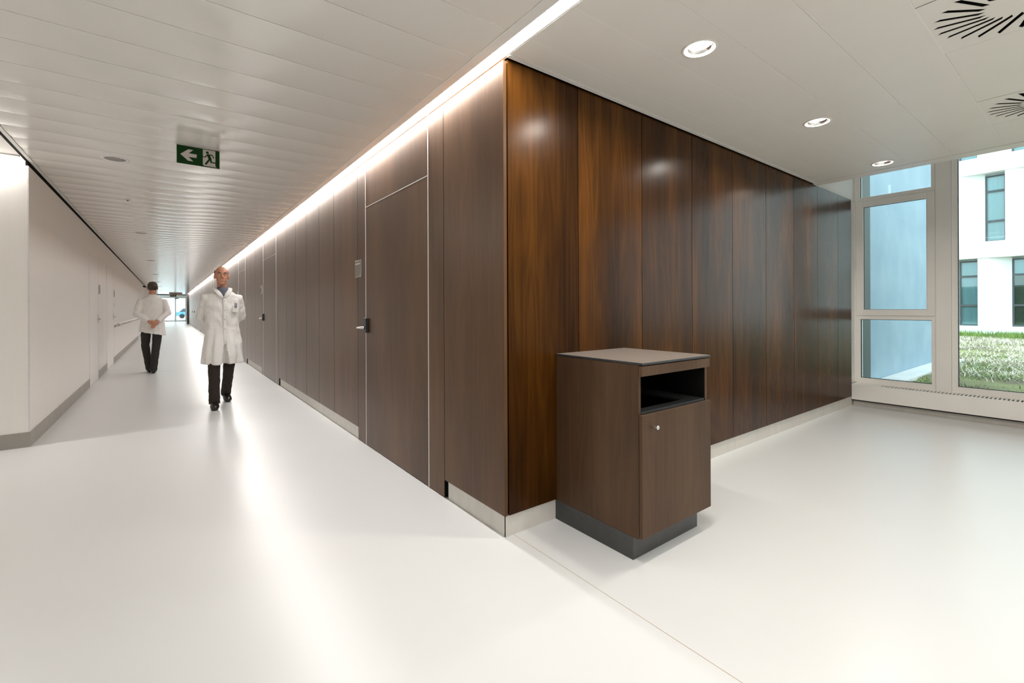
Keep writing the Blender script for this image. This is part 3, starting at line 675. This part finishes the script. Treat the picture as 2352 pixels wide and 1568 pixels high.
fb = empty('apartment_building', (25.0, 0, 0)); tag(fb, 'white building with staggered windows and floor bands across the lawn', 'building')
ST = 3.44; BAY = 1.515
MB().box(0.0, 0.3, -9, 12, -0.2, 0.437).build('base_course', 'facade', fb)
MB().box(0.52, 4.0, -9, 12, 0.4, 13.6).build('inner_wall', 'curtain', fb)
def piermesh():
    return MB().prism([(0.02, 0.0), (0.02, -0.309), (0.36, -0.925), (0.6, -0.925), (0.6, 0.0)], 'z', 0.0, 2.79).mesh('pier', 'facade')
pm = piermesh()
wfr = MB(); WW, WH = 0.59, 2.705
rect_frame(wfr, 0.0, 0.07, 0.0, WW, 0.0, WH, 0.055); wfr.box(0.0, 0.07, 0.055, WW-0.055, 0.80, 0.88); wfr.box(0.0, 0.07, 0.055, WW-0.055, 2.02, 2.10)
wfm_ = wfr.mesh('window', 'dark_frame'); pnm = [MB().box(0.03, 0.04, 0.055, WW-0.055, a, b).mesh('pane', 'glass_far') for a, b in ((0.055, 0.80), (0.88, 2.02), (2.10, WH-0.055))]
for s in range(3):
    z0 = 0.437+ST*s; zb = 3.22+ST*s
    MB().box(-0.03, 0.6, -9, 12, zb, zb+0.66).build('floor_band', 'facade', fb)
    off = 1.315 if s % 2 == 0 else 0.541
    for k in range(-5, 5):
        y0 = off+BAY*k
        link('pier', pm, fb, (0, y0, z0))
        wo = link('window', wfm_, fb, (0.40, y0, z0+0.01))
        for p in pnm: link('pane', p, wo)
        if s == 0 and k == -1:
            MB().box(0.49, 0.515, y0-0.1, y0+WW+0.1, z0, z0+2.0).build('brown_blind', 'brown_room', fb)

# ------------------------------------------------------------------ far end of the corridor
ve = MB().box(0.3, 0.5, 49.0, 49.6, 0, 3.1); ve.box(0.3, 0.5, 57.4, 58.2, 0, 3.1); ve.box(0.3, 0.5, 49.6, 57.4, 0, 0.3); ve.box(0.3, 0.5, 49.6, 57.4, 2.8, 3.1); ve.box(XL, XL+0.12, 57.75, 57.95, 0, 2.95); ve.box(0.12, 0.3, 57.75, 57.95, 0, 2.95); ve.box(XL+0.12, 0.12, 57.75, 57.95, 2.55, 2.95)
veo = ve.build('wall_end', 'white'); tag(veo, 'white end wall around the glass exit doors', 'wall', kind='structure')
portal = MB().box(-0.14, 0.0, 45.6, 45.7, 0, 2.6).build('fire_door', 'brown_door'); tag(portal, 'dark brown open fire door edge near the corridor end', 'door')
MB().box(-0.145, -0.14, 45.58, 45.72, 0, 2.6).build('edge_strip', 'green', portal)
for i, (a, b) in enumerate(((XL+0.12, -0.80), (-0.80, 0.12))):
    gd_ = empty(f'door_{30+i+1}', (0, 57.8, 0)); tag(gd_, ['glass exit door leaf with red notice at the corridor end', 'glass exit door leaf with view of a parked car at the corridor end'][i], 'door', kind='structure')
    f = MB(); w_ = 0.07
    f.box(a, a+w_, 0, 0.05, 0, 2.55); f.box(b-w_, b, 0, 0.05, 0, 2.55); f.box(a+w_, b-w_, 0, 0.05, 0, 0.12); f.box(a+w_, b-w_, 0, 0.05, 2.45, 2.55)
    f.build('frame', 'alu', gd_); MB().box(a+w_, b-w_, 0.02, 0.03, 0.12, 2.45).build('pane', 'glass', gd_)
    if i == 0:
        n_ = MB(); n_.box(-1.15, -0.92, 0.012, 0.018, 1.62, 1.66); n_.box(-1.15, -0.92, 0.012, 0.018, 1.42, 1.46); n_.box(-0.95, -0.92, 0.012, 0.018, 1.46, 1.62); n_.build('red_notice', 'red', gd_)
vw = empty('window_6', (0.3, 49.6, 0.3)); tag(vw, 'added unseen side glazing that brightens the vestibule at the corridor end', 'window', kind='structure')  # glazing added out of view to bring daylight to the corridor end
f = MB(); rect_frame(f, 0.05, 0.12, 0.0, 7.8, 0.0, 2.5, 0.06); [f.box(0.05, 0.12, q, q+0.06, 0.06, 2.44) for q in (1.95, 3.9, 5.85)]; f.build('frame', 'frame', vw)
MB().box(0.08, 0.09, 0.06, 7.74, 0.06, 2.44).build('pane', 'glass', vw)
sgn = empty('hanging_sign', (-1.36, 44.0, 2.42)); tag(sgn, 'taupe direction sign hanging from the far corridor ceiling', 'sign')
MB().box(0, 0.86, 0, 0.03, 0, 0.19).build('board', 'taupe', sgn)
sg = MB(); [sg.box(x, x+w, -0.002, 0, 0.07, 0.12) for x, w in ((0.17, 0.05), (0.33, 0.05), (0.39, 0.05), (0.45, 0.06), (0.62, 0.05))]; sg.build('print', 'black_plastic', sgn)
e2 = empty('exit_sign', (-1.28, 48.76, 2.405)); tag(e2, 'small green exit sign under the dark beam at the corridor end', 'sign')
MB().box(0, 0.45, 0, 0.036, 0, 0.14).build('housing', 'green', e2); MB().box(0.26, 0.36, -0.003, 0, 0.03, 0.11).box(0.06, 0.18, -0.003, 0, 0.05, 0.09).build('symbol', 'sign_white', e2)
e3 = empty('exit_sign', (-0.80, 57.6, 2.36)); tag(e3, 'small green exit sign above the glass exit doors', 'sign')
MB().box(0, 0.26, 0, 0.03, 0, 0.15).build('housing', 'green', e3); MB().box(0.10, 0.2, -0.003, 0, 0.03, 0.12).build('symbol', 'sign_white', e3)
pv = MB().box(-30, 20, 60.0, 120, -0.2, -0.02).build('pavement', 'paving'); tag(pv, 'pale paving outside the glass exit doors', 'pavement', kind='structure')
car = empty('car', (1.55, 80.0, -0.02)); tag(car, 'blue parked car seen through the glass exit doors', 'car')
body = MB().prism([(-2.1, 0.35), (2.1, 0.35), (2.15, 0.75), (1.3, 0.92), (-1.9, 0.95), (-2.15, 0.8)], 'y', -0.85, 0.85); bevel(body.build('body', 'blue_paint', car), 0.05, 2)
bevel(MB().prism([(-1.7, 0.94), (1.0, 0.94), (0.4, 1.42), (-1.2, 1.45)], 'y', -0.72, 0.72).build('cabin', 'dark_frame', car), 0.05, 2)
for x in (-1.35, 1.35):
    for y in (-0.86, 0.66): MB().lathe([(0.0, 0.0), (0.32, 0.0), (0.32, 0.2), (0.0, 0.2)], (x, y, 0.32), 20, 'y').build('wheel', 'black_plastic', car)

# ------------------------------------------------------------------ people (local: facing -y, z up)
def finger(b, pts, r=0.0085): b.tube(pts, [r*1.08]+[r]*(len(pts)-2)+[r*0.8], (0, 0, 1), 8); b.blob(pts[-1], (r*.8,)*3, 8, 6)
def head_parts(b, c, s=1.0):
    """skull centre c, facing -y"""
    x, y, z = c
    b.blob((x, y+0.012, z+0.025), (0.076*s, 0.095*s, 0.098*s), 20, 14)
    b.blob((x, y-0.018, z-0.045), (0.060*s, 0.072*s, 0.078*s), 18, 12)
    b.blob((x, y-0.058, z-0.095), (0.033, 0.030, 0.024), 12, 8)               # chin
    b.blob((x, y-0.070, z+0.035), (0.055, 0.022, 0.016), 12, 8)               # brow
    b.tube([(x, y-0.083, z+0.022), (x, y-0.104, z-0.022), (x, y-0.086, z-0.032)], [0.009, 0.014, 0.012], (1, 0, 0), 10)   # nose
    b.blob((x, y-0.082, z-0.060), (0.026, 0.010, 0.006), 10, 6); b.blob((x, y-0.080, z-0.072), (0.024, 0.011, 0.007), 10, 6)   # lips
    for sx in (-1, 1):
        b.blob((x+sx*0.079, y+0.012, z-0.012), (0.010, 0.021, 0.033), 10, 8)  # ear
        b.blob((x+sx*0.036, y-0.048, z-0.024), (0.022, 0.022, 0.020), 10, 8)  # cheek
def skull_patch(name, c, parent, keep, off=1.05):
    b = MB(); n, m = 40, 26; R = (0.076*off+0.001, 0.095*off, 0.098*off)
    P = {}
    for i in range(m+1):
        for j in range(n):
            th = PI*i/m; ph = 2*PI*j/n; d = Vector((math.sin(th)*math.cos(ph), math.sin(th)*math.sin(ph), math.cos(th))); P[i, j] = d
    for i in range(m):
        for j in range(n):
            j2 = (j+1) % n; q = [P[i, j], P[i+1, j], P[i+1, j2], P[i, j2]]
            mid = (q[0]+q[1]+q[2]+q[3])/4
            if keep(mid): b.quad(*[(c[0]+R[0]*d.x, c[1]+0.012+R[1]*d.y, c[2]+0.025+R[2]*d.z) for d in q])
    me = b.mesh(name, 'hair', True, fix=False)
    bm = bmesh.new(); bm.from_mesh(me); bmesh.ops.remove_doubles(bm, verts=bm.verts, dist=0.0004); bm.to_mesh(me); bm.free()
    o = link(name, me, parent)
    s = o.modifiers.new('solid', 'SOLIDIFY'); s.thickness = 0.007; s.offset = 0.0
    return o
def clasped_hands(b, c):
    """two hands clasped behind the back at c (back is +y)"""
    x, y, z = c
    b.blob((x-0.030, y+0.004, z+0.004), (0.046, 0.017, 0.040), 14, 10, Matrix.Rotation(math.radians(25), 3, 'Y'))
    b.blob((x+0.034, y-0.008, z+0.010), (0.046, 0.017, 0.040), 14, 10, Matrix.Rotation(math.radians(-25), 3, 'Y'))
    for k in range(4):       # right hand fingers hang down and inward
        l = (0.072, 0.080, 0.076, 0.060)[k]; xs = x-0.028+0.019*k
        finger(b, [(xs-0.006, y+0.008, z-0.018), (xs+0.004, y+0.014, z-0.018-l*0.45), (xs+0.014, y+0.010, z-0.018-l*0.8), (xs+0.018, y-0.002, z-0.018-l)])
    for k in range(4):       # left hand fingers wrap round the other hand
        zz = z+0.030-0.019*k; l = (0.066, 0.074, 0.070, 0.055)[k]
        finger(b, [(x+0.022, y+0.008, zz), (x+0.002, y+0.027, zz-0.004), (x-0.022, y+0.031, zz-0.008), (x+0.022-l-0.014, y+0.024, zz-0.012)])
    finger(b, [(x-0.055, y+0.006, z+0.020), (x-0.030, y+0.026, z+0.044), (x-0.002, y+0.028, z+0.052)], 0.0095)
    finger(b, [(x+0.060, y+0.000, z+0.024), (x+0.040, y+0.020, z+0.050), (x+0.014, y+0.030, z+0.056)], 0.0095)
def foot(b, ank, toe, g=1.0, ln=1.0):
    a = Vector(ank); t = Vector(toe); d = (t-a); d.z = 0; d.normalize()
    heel = a-d*0.06; heel.z = toe[2]
    side = Vector((-d.y, d.x, 0))
    base = min(toe[2], a.z-0.055)
    def P(s, z): q = a+d*s*ln; return (q.x, q.y, z)
    zz = toe[2]-0.028
    b.tube([P(-0.075, zz+0.035+max(0, (a.z-0.095))*1.0), P(-0.03, zz+0.045+max(0, (a.z-0.095))*0.8), P(0.05, zz+0.046+max(0, (a.z-0.095))*.4), P(0.12, zz+0.036), P(0.175, zz+0.030), P(0.195, zz+0.026)],
           [(u*g, v*g) for u, v in ((0.028, 0.030), (0.034, 0.045), (0.040, 0.045), (0.046, 0.035), (0.036, 0.027), (0.018, 0.015))], tuple(side), 14)

def make_person(name, loc, rot, S):
    b = MB(); hz = S['head']
    # slim body under the clothes, hands and head in one surface
    b.tube([(0, 0, 0.90), (0, 0, 1.05), (0, 0, 1.25), (0, 0, 1.40), (0, 0.01, 1.46)], [(0.13, 0.085), (0.12, 0.08), (0.14, 0.09), (0.15, 0.08), (0.08, 0.06)], (1, 0, 0))
    b.tube([(0, 0.02, 1.42), (0, 0.012, 1.52), (hz[0], hz[1]+0.02, hz[2]-0.06)], [0.062, 0.054, 0.056], (1, 0, 0))
    head_parts(b, hz)
    for A in S['arms']:
        b.tube([(A[0][0]*0.55, 0, A[0][2])]+A, [0.05, 0.048, 0.038, 0.028], (0, 1, 0))
    clasped_hands(b, S['hands'])
    for A in S['arms']:
        h = Vector(S['hands']); w = Vector(A[-1]); b.tube([w, w.lerp(h+Vector((0.03 if w.x > 0 else -0.03, 0, 0.01)), 0.9)], [0.028, 0.024], (0, 1, 0))
    for Lg in S['legs']:
        b.tube(Lg[:3], [0.07, 0.045, 0.032], (1, 0, 0))
        foot(b, Lg[2], Lg[3], 0.55, 0.7)
    p = remeshed(name, b, 0.0052, 'skin', None, 2); p.location = loc; p.rotation_euler = (0, 0, rot)
    # trousers
    t = MB(); t.tube([(0, 0.0, 1.02), (0, 0.0, 0.96), (0, 0.0, 0.88)], [(0.165, 0.115), (0.17, 0.12), (0.165, 0.115)], (1, 0, 0))
    for Lg in S['legs']:
        h, k, a = [Vector(q) for q in Lg[:3]]
        cuff = a+(a-k).normalized()*0.04
        t.tube([h+Vector((0, 0, 0.03)), h.lerp(k, 0.4), k, k.lerp(a, 0.5), cuff], [(0.088, 0.09), (0.080, 0.084), (0.068, 0.072), (0.063, 0.067), (0.062, 0.076)], (1, 0, 0))
    remeshed('trousers', t, 0.009, S['trouser_mat'], p, 3, 0.012, 0.07)
    for Lg in S['legs']:
        f = MB(); foot(f, Lg[2], Lg[3]); q = Lg[3]
        # grow slightly over the foot
        c = Vector((Lg[2][0], Lg[2][1], 0)); so = f.build('shoe', 'shoe', p, smooth=True)
        m = so.modifiers.new('g', 'DISPLACE'); m.strength = 0.008; m.mid_level = 0.0
        sd = so.modifiers.new('sub', 'SUBSURF'); sd.levels = 1; sd.render_levels = 1
    # coat
    c = MB(); c.tube([(q[1] if len(q) > 4 else 0, q[3], q[0]) for q in []] or [(q[4] if len(q) > 4 else 0, q[3], q[0]) for q in S['torso']], [(q[1], q[2]) for q in S['torso']], (1, 0, 0), 24)
    for fl_ in S.get('flaps', []):
        c.tube([q[0] for q in fl_], [q[1] for q in fl_], (1, 0, 0), 20)
    for A in S['arms']:
        s0 = Vector(A[0]); e = Vector(A[1]); w = Vector(A[2])
        c.tube([(s0.x*0.6, s0.y, s0.z-0.005), s0, s0.lerp(e, 0.5), e, e.lerp(w, 0.5), w], [0.070, 0.066, 0.062, 0.058, 0.055, 0.050], (0, 1, 0))
        c.blob(tuple(e), (0.06, 0.06, 0.062), 12, 8)
    co = remeshed('lab_coat', c, 0.009, 'coat', p, 4, S.get('fold', 0.02), 0.17)
    for v in co.data.vertices:
        x, y, z = v.co
        if S.get('slit') and z < 0.82 and y < 0.05:          # front opening of the coat below the last button
            k = (0.82-z)/0.26; w = 0.006+0.020*k; xx = x-0.01
            if abs(xx) < w*1.6: v.co.y += 0.20*k**0.6*max(0, 1-(abs(xx)/(w*1.6))**4)
        th = math.atan2(y, x); lo = max(0.0, min(1.0, (1.12-z)/0.35))
        if abs(x) < 0.26 and lo > 0 and not (y > 0.12 and 0.85 < z < 1.15):     # hanging folds of the skirt
            a = lo*(0.010*math.sin(th*6+2.1*math.sin(z*3.1)+x*9)+0.006*math.sin(th*13+z*4.0))
            v.co.x += a*math.cos(th); v.co.y += a*math.sin(th)
        if z > 1.0:                                                             # creases over chest, back and sleeves
            v.co.y += 0.004*math.sin(z*38+x*22+3*math.sin(x*17))*(-1 if y < 0 else 1)*max(0, min(1, (1.42-z)/0.2))
        if S.get('hem') and z < 1.0: v.co.z += S['hem']*x*min(1, (1.0-z)/0.15)
    co.data.update()
    return p

# man walking towards the camera
S1 = dict(head=(-0.01, -0.035, 1.685), hands=(0.0, 0.235, 0.96),
          arms=[[(-0.175, 0.01, 1.395), (-0.228, 0.11, 1.16), (-0.07, 0.215, 0.99)], [(0.175, 0.01, 1.395), (0.228, 0.11, 1.16), (0.07, 0.215, 0.99)]],
          legs=[[(-0.095, 0.0, 0.93), (-0.105, -0.13, 0.53), (-0.105, -0.15, 0.095), (-0.12, -0.36, 0.03)], [(0.095, 0.0, 0.93), (0.085, 0.08, 0.52), (0.08, 0.36, 0.12), (0.085, 0.2, 0.03)]],
          trouser_mat='trousers_brown',
          torso=[(1.505, 0.066, 0.062, 0.02), (1.488, 0.085, 0.072, 0.015), (1.465, 0.125, 0.085, 0.01), (1.43, 0.175, 0.105, 0.0), (1.37, 0.20, 0.12, 0.0), (1.30, 0.20, 0.13, 0.0), (1.15, 0.19, 0.13, 0.0), (1.02, 0.188, 0.128, 0.0), (0.90, 0.195, 0.15, -0.01), (0.78, 0.208, 0.18, -0.02), (0.66, 0.222, 0.205, -0.025), (0.56, 0.232, 0.215, -0.02)],
          slit=True, fold=0.026)
p1 = make_person('person', (-0.885, 5.03, 0), 0.03, S1); tag(p1, 'person in long white coat walking this way with hands behind the back', 'person')
hd = S1['head']
skull_patch('hair', hd, p1, lambda d: d.z < 0.45 and d.z > -0.55 and d.y > 0.12, 1.03)
sh = MB().tube([(0, -0.060, 1.535), (0, -0.080, 1.49), (0, -0.108, 1.44), (0, -0.118, 1.42)], [(0.062, 0.012), (0.052, 0.014), (0.024, 0.014), (0.006, 0.01)], (1, 0, 0), 14)
sh.build('shirt', 'shirt', p1, smooth=True)
for sx in (-1, 1):
    cb = MB(); cb.tube([(sx*0.075, 0.055, 1.525), (sx*0.083, -0.02, 1.52), (sx*0.066, -0.082, 1.487), (sx*0.036, -0.118, 1.44), (sx*0.008, -0.132, 1.395)], [(0.014, 0.026), (0.014, 0.028), (0.012, 0.034), (0.012, 0.030), (0.01, 0.008)], (0, 0.6, -1), 12)
    cb.build('lapel', 'coat', p1, smooth=True)
    ey = MB().blob((hd[0]+sx*0.031, hd[1]-0.066, hd[2]+0.010), (0.013, 0.011, 0.009), 12, 8).build('eye', 'eye', p1, smooth=True)
    MB().blob((hd[0]+sx*0.031, hd[1]-0.076, hd[2]+0.010), (0.005, 0.003, 0.005), 10, 6).build('iris', 'shoe', ey, smooth=True)
    MB().tube([(hd[0]+sx*0.014, hd[1]-0.094, hd[2]+0.034), (hd[0]+sx*0.034, hd[1]-0.088, hd[2]+0.040), (hd[0]+sx*0.052, hd[1]-0.072, hd[2]+0.034)], [0.004, 0.005, 0.003], (0, 0, 1), 8).build('eyebrow', 'hair', p1, smooth=True)
pk = MB(); pk.tube([(0.012, -0.1305, 1.39), (0.012, -0.139, 1.30), (0.012, -0.141, 1.15), (0.012, -0.139, 1.03), (0.012, -0.164, 0.90), (0.012, -0.192, 0.80)], [(0.019, 0.006)]*6, (1, 0, 0), 10)
pko = pk.build('placket', 'coat', p1, smooth=True)
for zb, yb in ((1.36, -0.140), (1.24, -0.147), (1.12, -0.147), (1.00, -0.152)): MB().blob((0.012, yb, zb), (0.008, 0.004, 0.008), 10, 6).build('button', 'plinth', pko, smooth=True)
bp_ = MB().box(0.095, 0.165, -0.142, -0.128, 1.215, 1.30).build('chest_pocket', 'coat', p1); bevel(bp_, 0.004, 2)
pe = MB(); pe.tube([(0.125, -0.143, 1.27), (0.125, -0.145, 1.335)], [0.005, 0.005], (1, 0, 0), 8); pe.tube([(0.14, -0.143, 1.27), (0.142, -0.145, 1.33)], [0.005, 0.005], (1, 0, 0), 8); pe.build('pen', 'shirt', bp_)

# man walking away
S2 = dict(head=(0.0, -0.02, 1.685), hands=(-0.02, 0.225, 0.985),
          arms=[[(-0.18, 0.01, 1.41), (-0.245, 0.09, 1.19), (-0.085, 0.20, 1.03)], [(0.18, 0.01, 1.41), (0.245, 0.09, 1.18), (0.06, 0.20, 1.03)]],
          legs=[[(-0.085, 0.0, 0.93), (-0.05, 0.0, 0.52), (-0.01, 0.02, 0.095), (-0.015, -0.20, 0.03)], [(0.095, 0.0, 0.93), (0.12, -0.16, 0.54), (0.06, -0.22, 0.10), (0.065, -0.42, 0.03)]],
          trouser_mat='trousers',
          torso=[(1.53, 0.070, 0.064, 0.02), (1.51, 0.085, 0.072, 0.015), (1.488, 0.13, 0.085, 0.01), (1.45, 0.18, 0.105, 0.0), (1.39, 0.205, 0.12, 0.0), (1.30, 0.205, 0.13, 0.0), (1.15, 0.19, 0.13, 0.0), (1.02, 0.188, 0.128, 0.0), (0.90, 0.195, 0.14, 0.0), (0.78, 0.205, 0.15, 0.0)], hem=0.22, fold=0.022)
p2 = make_person('person', (-1.69, 9.42, 0), PI, S2); tag(p2, 'person in short white coat walking away with hands clasped behind the back', 'person')
skull_patch('hair', S2['head'], p2, lambda d: d.z < 0.86-0.10*abs(d.x) and d.z > -0.72 and d.y > -0.12, 1.015)
cb = MB().lathe([(0.070, 1.515), (0.078, 1.53), (0.074, 1.548), (0.066, 1.54)], (0, 0.02, 0), 24); cb.build('collar', 'coat', p2, smooth=True)
